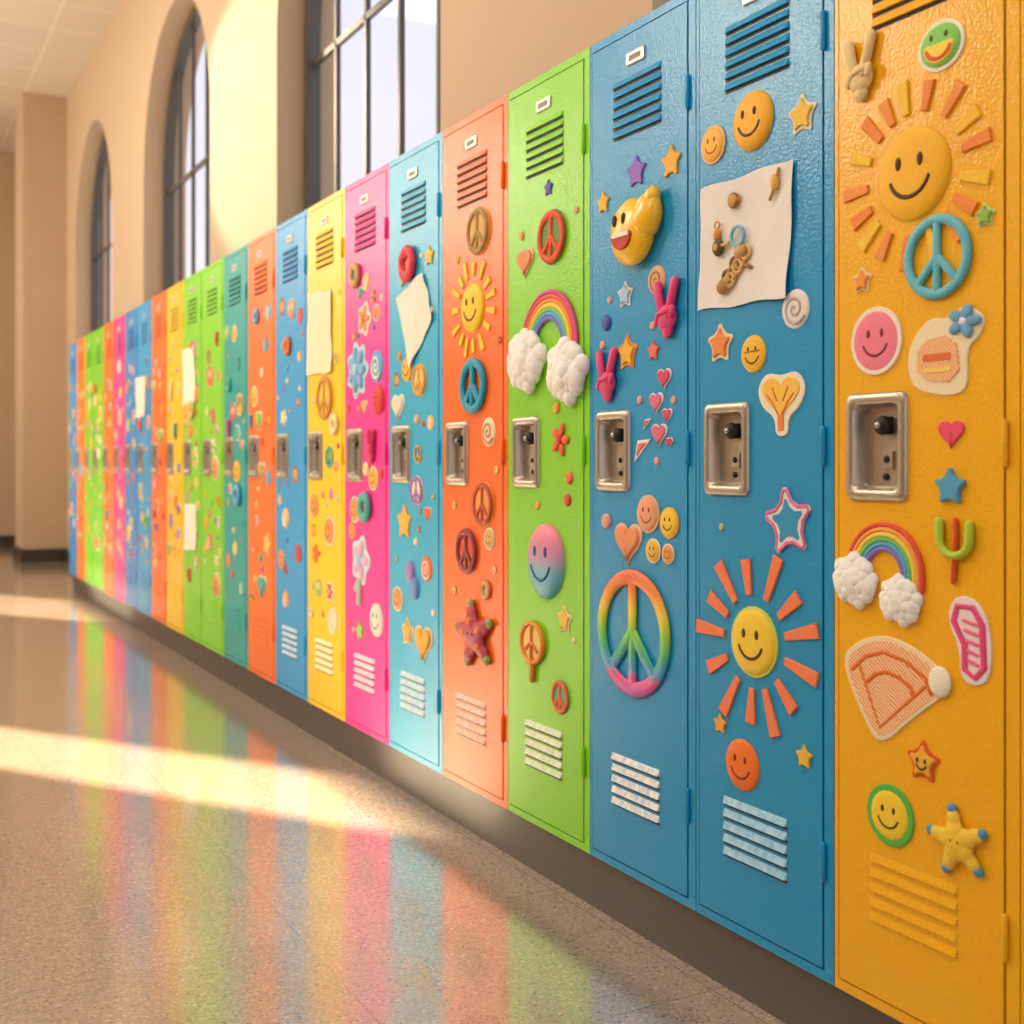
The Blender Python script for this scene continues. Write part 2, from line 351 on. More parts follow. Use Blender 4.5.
def f(b,R):
    o=[(-.85*R,.38*R),(-.55*R,.72*R),(-.15*R,.9*R),(.3*R,.8*R),(.75*R,.5*R),(.85*R,.2*R),(.3*R,-.35*R),(-.2*R,-.95*R),(-.5*R,-.45*R)]
    b.prism(chaikin(o,2),.0002,.003,'#f0d9ae')
    b.prism(chaikin([(x*.9,y*.9+.01*R) for x,y in o],2),.003,.0038,scribble('crayon_fan','#e57a1e','#f8e0b4',62,.9),.0003)
    for k in (.72,.42):
        q=[(x*k-.02*R,y*k+.0*R-.12*R*(1-k)) for x,y in o[:6]]
        b.tube([(x,y,.0039) for x,y in q],.035*R,'#dc6c22',.012*R)
    b.tube([(-.5*R,.3*R,.0039),(-.18*R,-.6*R,.0039),(.5*R,.2*R,.0039)],.03*R,'#e07a2c',.012*R)
    b.ball(.72*R,.32*R,.004,.16*R,.24*R,.006,plastic('#f2e8d4',.7))
S('crayon_drawing_sticker',893,692,126,f,1.36)
def f(b,R):
    star(b,0,0,R*1.1,'#f0b23a','#d8551e'); 
    for sx in(-.22,.22): b.ball(sx*R,.08*R,.0066,.07*R,.12*R,.002,DK,8,5)
    b.tube(arc(0,0,.3*R,pi*1.15,pi*1.85,8,z=.0066),.05*R,DK,.03*R)
S('star_sticker',924,762,46,f)
S('smiley_sticker',891,815,50,lambda b,R:smiley(b,0,0,R*.98,'#f4cf2e',DK,'#58b548',h=.004,brd=1.26))
S('starfish_sticker',960,842,74,lambda b,R:starfish(b,0,0,R,'#ecc43a','#4a8fc0','#c8502a'),1.05)
# ------------------------------------------------------------------ blue locker
S('smiley_sticker',754,121,60,lambda b,R:smiley(b,0,0,R,'#f2b02a',h=R*.24))
S('smiley_sticker',714,145,38,lambda b,R:(smiley(b,0,0,R*.9,'#efb53a','#c2402a','#e2b48a')))
S('star_sticker',803,115,46,lambda b,R:star(b,0,0,R*1.1,'#e8bc3c','#dcd5c0'))
def paper(name,x,y,corners,col='#ded5c6',extra=None,amp=.004,seed=1):
    s,z,k=rect(x,y); b=MB(); c=[]
    for (cx,cy) in corners:
        s2,z2,_=rect(cx,cy); c.append((s-s2,z2-z))
    rnd=random.Random(seed); N,Mm=16,18; vs=[];fs=[]
    ph=[rnd.random()*6 for _ in range(6)]
    for layer,off in ((0,0),(1,-.0008)):
        for j in range(Mm+1):
            for i in range(N+1):
                a=i/N;t=j/Mm   # corners TL,TR,BR,BL
                u=(c[0][0]*(1-a)+c[1][0]*a)*(1-t)+(c[3][0]*(1-a)+c[2][0]*a)*t
                v=(c[0][1]*(1-a)+c[1][1]*a)*(1-t)+(c[3][1]*(1-a)+c[2][1]*a)*t
                u+=.0025*math.sin(9*t+ph[4])*(abs(a-.5)*2)**3; v+=.0025*math.sin(11*a+ph[5])*(abs(t-.5)*2)**3
                n=.003+amp*(.5+.35*math.sin(5*a+ph[0]+3*t)+.25*math.sin(9*t+ph[1]-4*a)+.2*math.sin(14*a*t+ph[2])+.12*math.sin(23*a+17*t))+.02*max(0,a+t-1.6)**1.5+.015*max(0,t-a-.7)
                vs.append((u,v,n+off))
    q=(N+1)*(Mm+1)
    for j in range(Mm):
        for i in range(N):
            k0=j*(N+1)+i; fs.append((k0,k0+N+1,k0+N+2,k0+1)); fs.append((q+k0,q+k0+1,q+k0+N+2,q+k0+N+1))
    b.add(vs,fs,plastic(col,.85,0,0,.5,45,.3,.15,.04),True)
    if extra: extra(b)
    return b.make(name,s,z)
def charms(b):
    n=.010
    def t(p,r,c): b.tube([(x,y,n) for x,y in p],r,c)
    donut2=lambda x,y,r,c,w=.25: b.tube([(a,d,n) for a,d in circ(x,y,r,n=20)],r*w,c,closed=True)
    b.dome(-.03,.068,.016,.013,.009,'#c8923c',.006); donut2(-.03,.068,.012,'#8a6433'); 
    b.ball(.085,.078,n,.01,.016,.006,'#d8a848'); t([(.072,.05),(.085,.07),(.095,.1)],.003,'#b88a40')
    donut2(-.018,.0,.018,'#7fb7c4',.2)
    b.ball(-.078,.012,n,.009,.012,.006,'#d8903c'); b.ball(-.075,-.012,n,.015,.017,.007,'#5c4a30'); b.ball(-.075,-.012,n+.006,.006,.007,.003,'#d8a848'); donut2(-.078,.03,.007,'#d8a03c')
    for i in range(9):
        a=i/8; donut2(-.055+.06*a,-.085+.055*a+.008*math.sin(i*2),.012,['#c09848','#8f6a3c','#dcb468'][i%3],.3)
    b.ball(-.06,-.088,n,.018,.014,.008,'#a67b45'); b.ball(-.01,-.03,n,.016,.014,.008,'#c39a5c')
    t([(.0,-.055),(.02,-.062)],.004,'#8f6a3c')
    b.tube([(-.062,-.01,n),(-.045,-.008,n)],.004,'#d4b070')
paper('paper_note',748,235,[(704,190),(796,158),(790,297),(701,311)],'#e8e2dc',charms,.004,3)
S('swirl_sticker',796,309,40,lambda b,R:swirl(b,0,0,R,'#e4dcd4','#b9a8a8'))
S('star_sticker',721,344,44,lambda b,R:star(b,0,0,R*1.1,'#e8893a','#ecd0a8'))
def f(b,R):
    smiley(b,0,0,R,'#e9b62c'); b.tube([(-.6*R,.1*R,.16*R),(.6*R,.15*R,.16*R)],.05*R,'#b0601e',.03*R)
S('smiley_sticker',754,354,38,f)
def f(b,R):
    b.prism(chaikin([(-.98*R,.5*R),(-.6*R,1.0*R),(0,.85*R),(.6*R,1.0*R),(.98*R,.5*R),(.75*R,-.1*R),(.28*R,-.4*R),(.28*R,-.98*R),(-.22*R,-.98*R),(-.24*R,-.4*R),(-.75*R,-.1*R)],2),.0002,.003,'#efe2c8')
    b.prism(heartp(0,.25*R,R*1.45),.003,.005,'#f4c048',.0015)
    b.prism([(-.13*R,-.1*R),(.13*R,-.1*R),(.12*R,-.82*R),(-.1*R,-.82*R)],.003,.0045,'#e8853a',.001)
    for sx in(-1,1):
        b.tube([(sx*.08*R,-.3*R,.005),(sx*.3*R,.05*R,.005),(sx*.52*R,.3*R,.005)],.03*R,'#d8602c',.015*R)
        b.tube([(sx*.12*R,.1*R,.005),(sx*.3*R,.5*R,.005)],.03*R,'#d8602c',.015*R)
S('heart_balloon_sticker',782,404,66,f,1.15)
def f(b,R):
    st=chaikin(starp(0,0,R*1.15,.45,5,.15),1)
    b.prism(st,.0002,.003,'#e8dfd8')
    b.tube([(x*.93,y*.93,.003) for x,y in st],.06*R,'#e0709c',.03*R,closed=True,seg=6)
    b.prism([(x*.66,y*.66) for x,y in st],.003,.0038,'#1f94c8',.0004)
S('star_sticker',789,522,72,f)
S('sun_sticker',755,642,66,lambda b,R:sun(b,0,0,R,'#f2cb38',['#f27e4c'],13,1.42,2.85,.24,.46,'#cfd65a',alt=.88))
S('star_sticker',721,724,22,lambda b,R:star(b,0,0,R*1.1,'#e8a13a'))
S('smiley_sticker',743,765,52,lambda b,R:smiley(b,0,0,R,'#ec741c','#8a2a10'))
S('star_sticker',805,757,26,lambda b,R:star(b,0,0,R*1.1,'#e8b63a'))
S('dot_sticker',722,527,8,lambda b,R:b.dome(0,0,R,R,R*.4,'#c8b05a',seg=14))
# ------------------------------------------------------------------ second blue locker
S('star_sticker',637,172,34,lambda b,R:star(b,0,0,R*1.1,'#8a62c0',None,.5))
S('star_sticker',672,162,36,lambda b,R:star(b,0,0,R*1.1,'#e8a92a'))
S('star_sticker',604,203,24,lambda b,R:star(b,0,0,R*1.1,'#e8b52a'))
def f(b,R):
    m=plastic('#f9c022',.32,0,.2,.05,160,.5)
    b.ball(-.15*R,-.05*R,.2*R,.85*R,.92*R,.36*R,m,28,16); b.ball(.5*R,.25*R,.22*R,.5*R,.66*R,.32*R,m,20,12,-.3); b.ball(.7*R,.66*R,.22*R,.24*R,.36*R,.22*R,m,16,10,-.4)
    for sx in(-.5,-.1): b.ball(sx*R,.28*R,.53*R,.08*R,.17*R,.06*R,DK,10,8)
    b.prism([(x,y) for x,y in chaikin([(-.7*R,-.08*R),(.3*R,-.02*R),(.15*R,-.45*R),(-.2*R,-.58*R),(-.55*R,-.42*R)],2)],.35*R,.57*R,'#b8321e',.002)
    b.box(-.55*R,.15*R,-.2*R,-.08*R,.5*R,.585*R,'#f3e8d8')
S('thumbs_up_emoji_sticker',642,230,74,f,1.1)
S('swirl_sticker',657,280,30,lambda b,R:swirl(b,0,0,R,'#d6a878','#a87a50'))
S('star_sticker',626,295,30,lambda b,R:star(b,0,0,R*1.1,'#a2c8dc','#e8dcd8'))
S('victory_hand_sticker',670,306,56,lambda b,R:victory(b,0,0,R*2,'#e0407c'),1.35)
S('star_sticker',628,353,40,lambda b,R:star(b,0,0,R*1.1,'#e8b02a','#e08a2a'))
S('star_sticker',654,351,22,lambda b,R:star(b,0,0,R*1.1,'#e46a5a'))
S('victory_hand_sticker',610,373,50,lambda b,R:victory(b,0,0,R*2,'#e0487c'),1.35)
S('dot_sticker',607,323,16,lambda b,R:b.dome(0,0,R,R,R*.4,'#3a52a8',seg=14))
mini=[(665,378,20,0),(657,402,20,1),(668,415,14,0),(648,424,12,2),(660,434,22,1),(643,450,24,2),(657,461,9,3),(674,400,9,3),(640,400,9,3),(670,442,10,0),(607,521,16,3),(603,345,9,3),(653,326,9,3),(610,300,8,3)]
for x,y,h,t in mini:
    if t==0: S('heart_sticker',x,y,h,lambda b,R:heart(b,0,0,R*2,'#d2405c','#ecdfe0'))
    elif t==1: S('heart_sticker',x,y,h,lambda b,R:heart(b,0,0,R*2,'#e06a8c','#efe4dc'))
    elif t==2: S('triangle_sticker',x,y,h,lambda b,R:(b.prism([(-.8*R,-R),(.9*R,.9*R),(-.5*R,.8*R)],.0002,.003,'#f0e6e0'),b.prism([(-.55*R,-.5*R),(.45*R,.6*R),(-.35*R,.55*R)],.003,.005,'#e0685c')),1.4)
    else: S('dot_sticker',x,y,h,lambda b,R:b.dome(0,0,R,R,R*.4,'#e0a08c',seg=14))
S('smiley_sticker',649,514,34,lambda b,R:smiley(b,0,0,R,'#e8a07a','#9a3c3c','#dcb88a'))
S('smiley_sticker',670,523,28,lambda b,R:smiley(b,0,0,R,'#efc62e',DK,'#e8b03a'))
S('heart_sticker',629,542,40,lambda b,R:heart(b,0,0,R*2,'#ec9468','#f2c49a'))
S('smiley_sticker',654,551,22,lambda b,R:smiley(b,0,0,R,'#e8b43a',DK,'#efe0b8'))
S('smiley_sticker',669,554,18,lambda b,R:smiley(b,0,0,R,'#e8964a',DK,'#efd0a8'))
def f(b,R):
    g=gradient('rainbow_gradient',[(0,'#c45ab8'),(.12,'#e2558c'),(.2,'#4a9fd0'),(.34,'#3fae8a'),(.5,'#7cc83a'),(.68,'#e6cc3a'),(.86,'#f08a3c'),(1,'#ee6f3c')],-R,R)
    peace(b,0,0,R,g,.13,flat=.24,sq=.4)
S('peace_sign_sticker',634,633,120,f)
# ------------------------------------------------------------------ green locker
S('star_sticker',549,188,18,lambda b,R:star(b,0,0,R*1.1,'#5a4ab0'))
S('peace_sign_sticker',553,237,52,lambda b,R:peace(b,0,0,R*.95,'#d9481e',.15,'#5a8a2e'))
S('heart_sticker',526,262,28,lambda b,R:heart(b,0,0,R*2,'#ee8f5c','#f3c89a'))
S('dot_sticker',522,236,9,lambda b,R:b.dome(0,0,R,R,R*.4,'#ee9a5c',seg=14))
def f(b,R):
    rainbow(b,.0,-.035,.132,.06,leg=.03,cols=['#cf4a86','#e2574f','#f0933a','#f3d24a','#7fc45a','#4aa6d8','#7d6cc8'])
    cloud(b,-.1,-.06,.15); cloud(b,.09,-.1,.145)
S('rainbow_sticker',550,331,80,f)
S('flower_sticker',561,440,34,lambda b,R:flower(b,0,0,R,'#e8622e','#c83a2a',5))
for x,y,h,c in [(557,408,9,'#ee9a3c'),(568,500,10,'#d84a2e'),(538,505,7,'#f0b03c'),(577,210,6,'#e0a050'),(570,478,10,'#e86a3c'),(574,640,5,'#f0e0a0')]:
    S('dot_sticker',x,y,h*1.3,lambda b,R:b.dome(0,0,R,R,R*.4,c,seg=14))
def f(b,R):
    g=gradient('egg_gradient',[(0,'#3fa8b8'),(.35,'#6ab4c8'),(.6,'#c888b0'),(.85,'#ee86a0'),(1,'#f08a8c')],-R,R)
    smiley(b,0,0,R*.92,g,'#2a5a80',None,ry=R,h=R*.22)
S('smiley_sticker',547,561,76,f)
S('star_sticker',565,620,32,lambda b,R:star(b,0,0,R*1.1,'#e8c24a','#efe0a8'))
def f(b,R):
    b.tube([(0,-.25*R,.006),(0,-R,.006)],.09*R,'#e08a2a')
    b.dome(0,.25*R,.6*R,.68*R,.007,'#f2d07a'); b.tube([(x,y,.006) for x,y in circ(0,.25*R,.55*R,.65*R,24)],.08*R,'#e8922e',closed=True)
    b.tube([(0,.75*R,.008),(0,-.3*R,.008)],.06*R,'#d87a2a'); b.tube([(-.3*R,0,.008),(0,.3*R,.008),(.3*R,0,.008)],.06*R,'#d87a2a')
S('lollipop_sticker',534,650,60,f,1.3)
S('peace_sign_sticker',561,697,36,lambda b,R:peace(b,0,0,R*.85,'#e0662e',.16,'#4aa070'))
# ------------------------------------------------------------------ orange locker
S('peace_sign_sticker',479,231,46,lambda b,R:peace(b,0,0,R*.95,'#a8823c',.14,'#d8a85c'))
S('sun_sticker',473,308,50,lambda b,R:sun(b,0,0,R,'#f8ca1c',['#fcc828','#fad040'],15,1.25,2.0,.18,.28))
S('peace_sign_sticker',475,386,54,lambda b,R:peace(b,0,0,R*.95,'#2098b8',.17,flat=.6))
S('swirl_sticker',489,432,30,lambda b,R:swirl(b,0,0,R,'#ecd6b4','#c88a5c'))
S('peace_sign_sticker',484,504,44,lambda b,R:peace(b,0,0,R*.92,'#b8481e',.14,'#ea9a4a'))
S('peace_sign_sticker',468,551,46,lambda b,R:peace(b,0,0,R*.92,'#8a1c1c',.17,'#d84a2e'))
S('smiley_sticker',490,539,20,lambda b,R:smiley(b,0,0,R,'#e0b06a','#8a3a1c','#efe0c0'))
def f(b,R):
    starfish(b,0,0,R,'#b8485c','#8a9a4a','#5a2a5c')
    for i in range(5): b.dome(.42*R*math.cos(.2-pi/2+2*pi*i/5+pi),.42*R*math.sin(.2-pi/2+2*pi*i/5+pi),.14*R,.14*R,.27*R,'#e8804a',seg=14)
S('butterfly_star_sticker',477,635,70,f,1.2)
for x,y,h,c in [(487,590,20,'#c89a5c'),(497,470,9,'#f0d060'),(500,340,8,'#c8602a'),(495,570,8,'#f3cc9a'),(455,505,8,'#e8c060'),(458,260,8,'#f0d060'),(455,590,9,'#e8c060')]:
    S('donut_sticker',x,y,h,lambda b,R:donut(b,0,0,R,c,'#e8d8b0'))
# ------------------------------------------------------------------ light-blue / pink / yellow lockers (hero pieces)
S('donut_sticker',410,264,38,lambda b,R:donut(b,0,0,R,'#d8384a','#e8a0a0'))
S('star_sticker',430,256,22,lambda b,R:star(b,0,0,R*1.1,'#e8c03a'))
paper('paper_note',414,320,[(397,298),(424,272),(434,318),(411,368)],'#efe8da',None,.004,5)
S('peace_sign_sticker',420,380,30,lambda b,R:peace(b,0,0,R,'#d8a03c',.15,'#e8c87a'))
S('star_sticker',405,522,38,lambda b,R:star(b,0,0,R*1.1,'#f0b03a'))
S('balloon_sticker',413,580,38,lambda b,R:(b.dome(-.25*R,.4*R,.5*R,.6*R,.012,'#a68ac8'),b.dome(.35*R,-.4*R,.5*R,.6*R,.012,'#6a8fd0')))
S('star_sticker',408,632,32,lambda b,R:star(b,0,0,R*1.1,'#e8a83a','#f0dcae'))
S('flower_sticker',358,370,52,lambda b,R:flower(b,0,0,R*.9,'#7ab0d8','#a8cce8',7,'#c0dcec'))
S('button_sticker',379,400,30,lambda b,R:button(b,0,0,R,'#d8302c','#a01c1c'))
def f(b,R):
    flower(b,0,.3*R,R*.62,'#e8b8d8','#a8d0e8',5,'#c8e0e8'); b.tube([(0,-.3*R,.004),(-.05*R,-R,.004)],.09*R,'#c8d8c0')
    b.dome(-.3*R,-.5*R,.28*R,.14*R,.006,'#9ac8c8',rot=.6)
S('flower_sticker',361,570,66,f)
S('smiley_sticker',377,620,34,lambda b,R:smiley(b,0,0,R,'#e6dcd0','#7a6a60'))
paper('paper_note',320,332,[(309,293),(332,290),(333,372),(308,375)],'#efe2c0',None,.004,9)
S('peace_sign_sticker',326,398,46,lambda b,R:peace(b,0,0,R*.9,'#c8881e',.13,'#f0c040'))
paper('paper_note',189,378,[(183,350),(195,347),(196,404),(184,406)],'#f1ead6',None,.003,11)
paper('paper_note',191,527,[(185,504),(197,504),(197,550),(185,550)],'#f1ead6',None,.003,12)
paper('paper_note',140,396,[(136,378),(146,376),(146,416),(137,418)],'#e8ddd0',None,.003,13)
# ------------------------------------------------------------------ seeded sticker collages for the remaining lockers (one object per locker)
busy={4:[(410,264,.06),(430,256,.04),(414,320,.12),(420,380,.05),(404,522,.06),(411,580,.06),(408,632,.05)],5:[(358,370,.09),(379,400,.05),(360,570,.11),(377,620,.06)],6:[(320,332,.14),(326,398,.08)],11:[(189,378,.13),(191,527,.12)],14:[(140,396,.13)]}
pal=['#e8a92a','#f0c83c','#e2503f','#e86a2e','#d8436c','#8cc84a','#5aa8d8','#a070c0','#efe0c0','#c8a05c','#ee9a5c','#4ab0a0','#e8c070','#f3e0a8']
def collage(n,count,seed):
    rnd=random.Random(seed); b=MB(); s=S0+W*(n+.5); z0=1.0; placed=[]; HU=-W/2+.098
    for (x,y,r) in busy.get(n,[]):
        s2,z2,_=rect(x,y); placed.append((s-s2,z2-z0,r))
    tries=0; k=0
    while k<count and tries<1200:
        tries+=1
        R=rnd.choice([.009,.011,.014,.018,.022,.03,.038])*(.9+.25*rnd.random()) if k>5 else .032+.02*rnd.random()
        u=rnd.uniform(-W/2+.02+R,W/2-.04-R); v=rnd.uniform(-.56,.62)
        if abs(u-HU)<.07+R and abs(v-.03)<.092+R: continue
        if any(math.hypot(u-a,v-c)<R+r*.9+.006 for a,c,r in placed): continue
        placed.append((u,v,R)); k+=1
        c=rnd.choice([p for p in pal if p!=COL[n]]); c2=rnd.choice(pal); t=rnd.random()
        if R<.018:
            if t<.5: b.dome(u,v,R,R,R*.4,c,seg=12,rings=4)
            else: star(b,u,v,R*1.15,c,rot=rnd.random())
        elif t<.2: smiley(b,u,v,R,rnd.choice(['#f0b42a','#e8964a','#ee86a0']),DK,rnd.choice([None,WHITE]),seg=20)
        elif t<.42: star(b,u,v,R*1.15,c,rnd.choice([None,WHITE]),rot=rnd.random())
        elif t<.56: peace(b,u,v,R*.9,c,.14,rnd.choice([None,'#efe0c0']))
        elif t<.64: donut(b,u,v,R,c,c2)
        elif t<.76: flower(b,u,v,R*.95,c,c2,rnd.choice([5,6]),rnd.choice([None,WHITE]))
        elif t<.82: heart(b,u,v,R*2,c,WHITE)
        elif t<.89: swirl(b,u,v,R,c,WHITE)
        elif t<.93: victory(b,u,v,R*2,c)
        else:
            sun(b,u,v,R*.6,'#f0b42a',['#f08a3c'],10,1.2,1.8)
    b.make('sticker_collage',s,z0)
for n in range(4,22): collage(n,{4:22,5:24,6:22}.get(n,26),100+n)
# ------------------------------------------------------------------ room
CE=4.75; XW=.40; Y0=-3.0; Y1=15.6
def mesh(name,vs,fs,mats,idx=None):
    me=bpy.data.meshes.new(name); me.from_pydata(vs,[],fs)
    for m in mats: me.materials.append(m)
    if idx: me.polygons.foreach_set('material_index',idx)
    me.update(); o=bpy.data.objects.new(name,me); bpy.context.collection.objects.link(o); return o
def wbox(name,x0,x1,y0,y1,z0,z1,m):
    vs=[(x,y,z) for x in(x0,x1) for y in(y0,y1) for z in(z0,z1)]
    return mesh(name,vs,[(0,1,3,2),(4,6,7,5),(0,4,5,1),(2,3,7,6),(0,2,6,4),(1,5,7,3)],[m])
def wallmat(name,h,bump=.15):
    m,nt,b=nm(name); b.inputs['Roughness'].default_value=.7
    tc=nt.nodes.new('ShaderNodeTexCoord')
    n=nt.nodes.new('ShaderNodeTexNoise'); n.inputs['Scale'].default_value=1.2; n.inputs['Detail'].default_value=5
    n2=nt.nodes.new('ShaderNodeTexNoise'); n2.inputs['Scale'].default_value=60
    nt.links.new(tc.outputs['Object'],n.inputs['Vector']); nt.links.new(tc.outputs['Object'],n2.inputs['Vector'])
    c=lin(h); mx=nt.nodes.new('ShaderNodeMix'); mx.data_type='RGBA'
    mx.inputs['A'].default_value=tuple([x*.92 for x in c[:3]]+[1]); mx.inputs['B'].default_value=tuple([min(1,x*1.06) for x in c[:3]]+[1])
    nt.links.new(n.outputs['Fac'],mx.inputs['Factor']); nt.links.new(mx.outputs['Result'],b.inputs['Base Color'])
    bp=nt.nodes.new('ShaderNodeBump'); bp.inputs['Strength'].default_value=bump; bp.inputs['Distance'].default_value=.003
    nt.links.new(n2.outputs['Fac'],bp.inputs['Height']); nt.links.new(bp.outputs['Normal'],b.inputs['Normal']); return m
wm=wallmat('plaster_beige','#b99f82')
# floor
m,nt,b_=nm('polished_terrazzo_tile')
tc=nt.nodes.new('ShaderNodeTexCoord'); L=nt.links.new
br=nt.nodes.new('ShaderNodeTexBrick'); br.offset=0; br.inputs['Scale'].default_value=1; br.inputs['Brick Width'].default_value=.61; br.inputs['Row Height'].default_value=.61
br.inputs['Mortar Size'].default_value=.0018; br.inputs['Color1'].default_value=lin('#b3a190'); br.inputs['Color2'].default_value=lin('#b9a796'); br.inputs['Mortar'].default_value=lin('#8d7d70')
L(tc.outputs['Object'],br.inputs['Vector'])
v1=nt.nodes.new('ShaderNodeTexVoronoi'); v1.inputs['Scale'].default_value=170; L(tc.outputs['Object'],v1.inputs['Vector'])
r1=nt.nodes.new('ShaderNodeValToRGB'); r1.color_ramp.elements[0].position=.0; r1.color_ramp.elements[1].position=1
sp=nt.nodes.new('ShaderNodeSeparateColor'); L(v1.outputs['Color'],sp.inputs[0]); L(sp.outputs[0],r1.inputs['Fac'])
e=r1.color_ramp.elements; e[0].color=(.35,.31,.28,1); e[1].color=(1.4,1.36,1.32,1); x=e.new(.14); x.color=(.82,.8,.78,1); x=e.new(.85); x.color=(1,1,1,1)
mx=nt.nodes.new('ShaderNodeMix'); mx.data_type='RGBA'; mx.blend_type='MULTIPLY'; mx.inputs['Factor'].default_value=.85
L(br.outputs['Color'],mx.inputs['A']); L(r1.outputs['Color'],mx.inputs['B']); L(mx.outputs['Result'],b_.inputs['Base Color'])
n3=nt.nodes.new('ShaderNodeTexNoise'); n3.inputs['Scale'].default_value=2.5; n3.inputs['Detail'].default_value=4; L(tc.outputs['Object'],n3.inputs['Vector'])
mr=nt.nodes.new('ShaderNodeMapRange'); mr.inputs['To Min'].default_value=.16; mr.inputs['To Max'].default_value=.26; L(n3.outputs['Fac'],mr.inputs['Value']); L(mr.outputs['Result'],b_.inputs['Roughness'])
b_.inputs['Specular IOR Level'].default_value=1.0
b_.inputs['Coat Weight'].default_value=1; b_.inputs['Coat Roughness'].default_value=.12; b_.inputs['Coat IOR'].default_value=2.5
fl=m
XL=-3.4
wbox('floor',XL-6,XW+.45,Y0,Y1,-.1,0,fl)
# ceiling
m,nt,b_=nm('ceiling_tile'); tc=nt.nodes.new('ShaderNodeTexCoord')
br=nt.nodes.new('ShaderNodeTexBrick'); br.offset=0; br.inputs['Scale'].default_value=1; br.inputs['Brick Width'].default_value=1.2; br.inputs['Row Height'].default_value=.61; br.inputs['Mortar Size'].default_value=.008
br.inputs['Color1'].default_value=lin('#d2c8ba'); br.inputs['Color2'].default_value=lin('#cdc2b4'); br.inputs['Mortar'].default_value=lin('#e6dbc8')
nt.links.new(tc.outputs['Object'],br.inputs['Vector']); nt.links.new(br.outputs['Color'],b_.inputs['Base Color']); b_.inputs['Roughness'].default_value=.8
wbox('ceiling',XL-.3,XW+.45,Y0,Y1,CE,CE+.15,m)
# window wall
WS=[.65,3.92,7.19,10.46]; WW=1.95; SILL=1.72; SP=3.12; XO=XW+.31
vs=[];fs=[]
def quad(a,b,c,d): 
    o=len(vs); vs.extend([a,b,c,d]); fs.append((o,o+1,o+2,o+3))
def outline(y0,n=28):
    r=WW/2; return [(y0,SILL),(y0+WW,SILL)]+[(y0+r+r*math.cos(pi*i/n),SP+r*math.sin(pi*i/n)) for i in range(n+1)]
for X in (XW,XO):
    ys=Y0
    for w0 in WS:
        quad((X,ys,0),(X,w0,0),(X,w0,CE),(X,ys,CE)); quad((X,w0,0),(X,w0+WW,0),(X,w0+WW,SILL),(X,w0,SILL))
        o=outline(w0)[2:]
        for a,c in zip(o[:-1],o[1:]): quad((X,a[0],a[1]),(X,c[0],c[1]),(X,c[0],CE),(X,a[0],CE))
        ys=w0+WW
    quad((X,ys,0),(X,Y1,0),(X,Y1,CE),(X,ys,CE))
for w0 in WS:
    o=outline(w0)
    for i in range(len(o)):
        a=o[i]; c=o[(i+1)%len(o)]; quad((XW,a[0],a[1]),(XO,a[0],a[1]),(XO,c[0],c[1]),(XW,c[0],c[1]))
mesh('wall_right',vs,fs,[wm])
# windows
fm=plastic('#55524e',.4,.3,.1,.05)
gm=bpy.data.materials.new('window_glass'); gm.use_nodes=True; nt=gm.node_tree; nt.nodes.clear()
o_=nt.nodes.new('ShaderNodeOutputMaterial'); mxs=nt.nodes.new('ShaderNodeMixShader'); tr=nt.nodes.new('ShaderNodeBsdfTransparent'); gl=nt.nodes.new('ShaderNodeBsdfGlossy'); gl.inputs['Roughness'].default_value=.03
mxs.inputs[0].default_value=.05; nt.links.new(tr.outputs[0],mxs.inputs[1]); nt.links.new(gl.outputs[0],mxs.inputs[2]); nt.links.new(mxs.outputs[0],o_.inputs[0])
for wi,w0 in enumerate(WS):
    b=MB(); r=WW/2; c0=w0+r
    def bar(p,q,w=.03,d0=-.012,d1=.012):
        p=Vector(p);q=Vector(q); t=(q-p).normalized(); s_=Vector((-t.y,t.x))*w/2
        P_=[p+s_,p-s_,q-s_,q+s_]
        b.loft([[(a.x,a.y,d0) for a in P_],[(a.x,a.y,d1) for a in P_]],fm,False,True,True)
    o=[(-(y-c0),z) for y,z in outline(w0)]
    inner=offs(o,-.06); inner2=offs(o,.06)
    inn=inner if abs(inner[0][0])<r else inner2
    d0,d1,oo,ii=-.03,.04,o,inn
    b.loft([[(a[0],a[1],d0) for a in oo],[(a[0],a[1],d1) for a in oo],[(a[0],a[1],d1) for a in ii],[(a[0],a[1],d0) for a in ii],[(a[0],a[1],d0) for a in oo]],fm,False,False,False)
    for k in (-1.5,-.5,.5,1.5):
        u=k*WW/5; bar((u,SILL),(u,SP+math.sqrt((r-.03)**2-u*u)),.024)
    for z in (SILL+.35,SP-.1): bar((-r+.03,z),(r-.03,z),.03)
    b.add([(x,y,0) for x,y in o],[tuple(range(len(o)))],gm)
    b.make('window_%d'%(wi+1),c0,0,XW+.18)
# far pilaster, end wall, baseboards
bm=plastic('#3a322b',.4)
wbox('pilaster',-.02,XW-.001,13.0,13.7,0,CE,wm)
wbox('trim_1',-.04,XW-.001,12.98,13.72,0,.13,bm)
wbox('wall_end',XL-.3,XW+.45,Y1,Y1+.2,0,CE,wm)
wbox('baseboard_end',XL,XW,Y1-.02,Y1,0,.13,bm)
wbox('baseboard_right',XW-.02,XW,S0+22*W+.02,12.98,0,.13,bm)
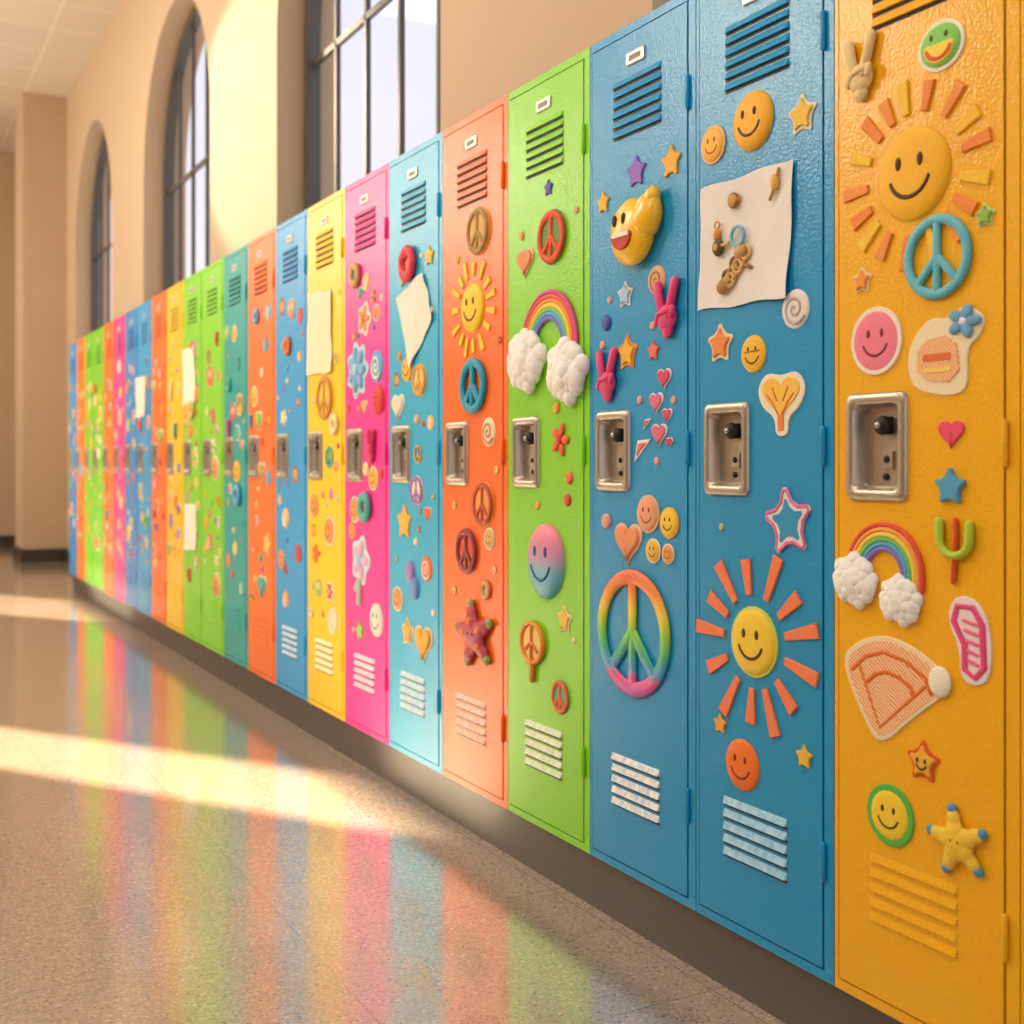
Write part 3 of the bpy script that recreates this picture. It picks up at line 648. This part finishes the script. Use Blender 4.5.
# left wall with open doorways
vs=[];fs=[]
DH=2.9; DO=[(7.7,8.8),(12.6,14.4)]
for X in (XL,XL-.25):
    y=Y0
    for a,c in DO:
        quad((X,y,0),(X,a,0),(X,a,CE),(X,y,CE)); quad((X,a,DH),(X,c,DH),(X,c,CE),(X,a,CE)); y=c
    quad((X,y,0),(X,Y1,0),(X,Y1,CE),(X,y,CE))
for a,c in DO:
    quad((XL,a,0),(XL-.25,a,0),(XL-.25,a,DH),(XL,a,DH)); quad((XL,c,0),(XL-.25,c,0),(XL-.25,c,DH),(XL,c,DH)); quad((XL,a,DH),(XL-.25,a,DH),(XL-.25,c,DH),(XL,c,DH))
mesh('wall_left',vs,fs,[wm])
# ------------------------------------------------------------------ light
w=bpy.data.worlds.new('sky'); bpy.context.scene.world=w; w.use_nodes=True; bg=w.node_tree.nodes['Background']
nt=w.node_tree; tc=nt.nodes.new('ShaderNodeTexCoord'); sx=nt.nodes.new('ShaderNodeSeparateXYZ'); cr=nt.nodes.new('ShaderNodeValToRGB')
nt.links.new(tc.outputs['Generated'],sx.inputs[0]); nt.links.new(sx.outputs['Z'],cr.inputs['Fac']); nt.links.new(cr.outputs['Color'],bg.inputs['Color'])
cr.color_ramp.elements[0].color=lin('#f2eaec'); cr.color_ramp.elements[1].color=lin('#c6cfee'); cr.color_ramp.elements[1].position=.7
bg.inputs['Strength'].default_value=1.25
sd=bpy.data.lights.new('sun','SUN'); sd.energy=38; sd.color=(1,.84,.58); sd.angle=math.radians(1.2)
so=bpy.data.objects.new('sun_light',sd); bpy.context.collection.objects.link(so)
el=math.radians(25); d=Vector((.57*math.cos(el),-.822*math.cos(el),-math.sin(el))); so.rotation_euler=d.to_track_quat('-Z','Y').to_euler()
def area(name,loc,dirv,sx_,sy_,pw,col):
    l=bpy.data.lights.new(name,'AREA'); l.shape='RECTANGLE'; l.size=sx_; l.size_y=sy_; l.energy=pw; l.color=col
    o=bpy.data.objects.new(name,l); bpy.context.collection.objects.link(o); o.location=loc; o.rotation_euler=Vector(dirv).to_track_quat('-Z','Y').to_euler(); return o
for i,(y,pw) in enumerate(((1.4,58),(5.4,138),(9.4,118),(12.4,105))):
    area('window_lamp',(-3.3,y,3.3),(1,-.12,-.3),1.4,1.7,pw,(1,.89,.71))  # added unseen area lights for fill and sheen; no windows in this wall
for y in (2,8): area('ceiling_lamp',(-1.4,y,4.7),(0,0,-1),.6,2.4,42,(1,.93,.84))  # added overhead fill lights, out of view, no fixtures modelled
sl=bpy.data.lights.new('wall_spot','SPOT'); sl.energy=1900; sl.color=(1,.84,.6); sl.spot_size=math.radians(17); sl.spot_blend=.4; sl.shadow_soft_size=.05  # added spot imitating a warm sun patch between the windows
so2=bpy.data.objects.new('wall_spot_lamp',sl); bpy.context.collection.objects.link(so2); so2.location=(-3.0,10.5,4.4)
so2.rotation_euler=(Vector((.4,6.4,2.85))-Vector(so2.location)).to_track_quat('-Z','Y').to_euler()
# ------------------------------------------------------------------ camera
cd=bpy.data.cameras.new('camera'); cd.sensor_width=36; cd.lens=36*1200/1024; cd.shift_y=-49/1024
cd.dof.use_dof=True; cd.dof.focus_distance=2.4; cd.dof.aperture_fstop=3.6
co=bpy.data.objects.new('camera',cd); bpy.context.collection.objects.link(co); co.location=(-P,0,EYE); co.rotation_euler=(pi/2,0,-TH)
bpy.context.scene.camera=co
bpy.context.scene.view_settings.view_transform='Standard'
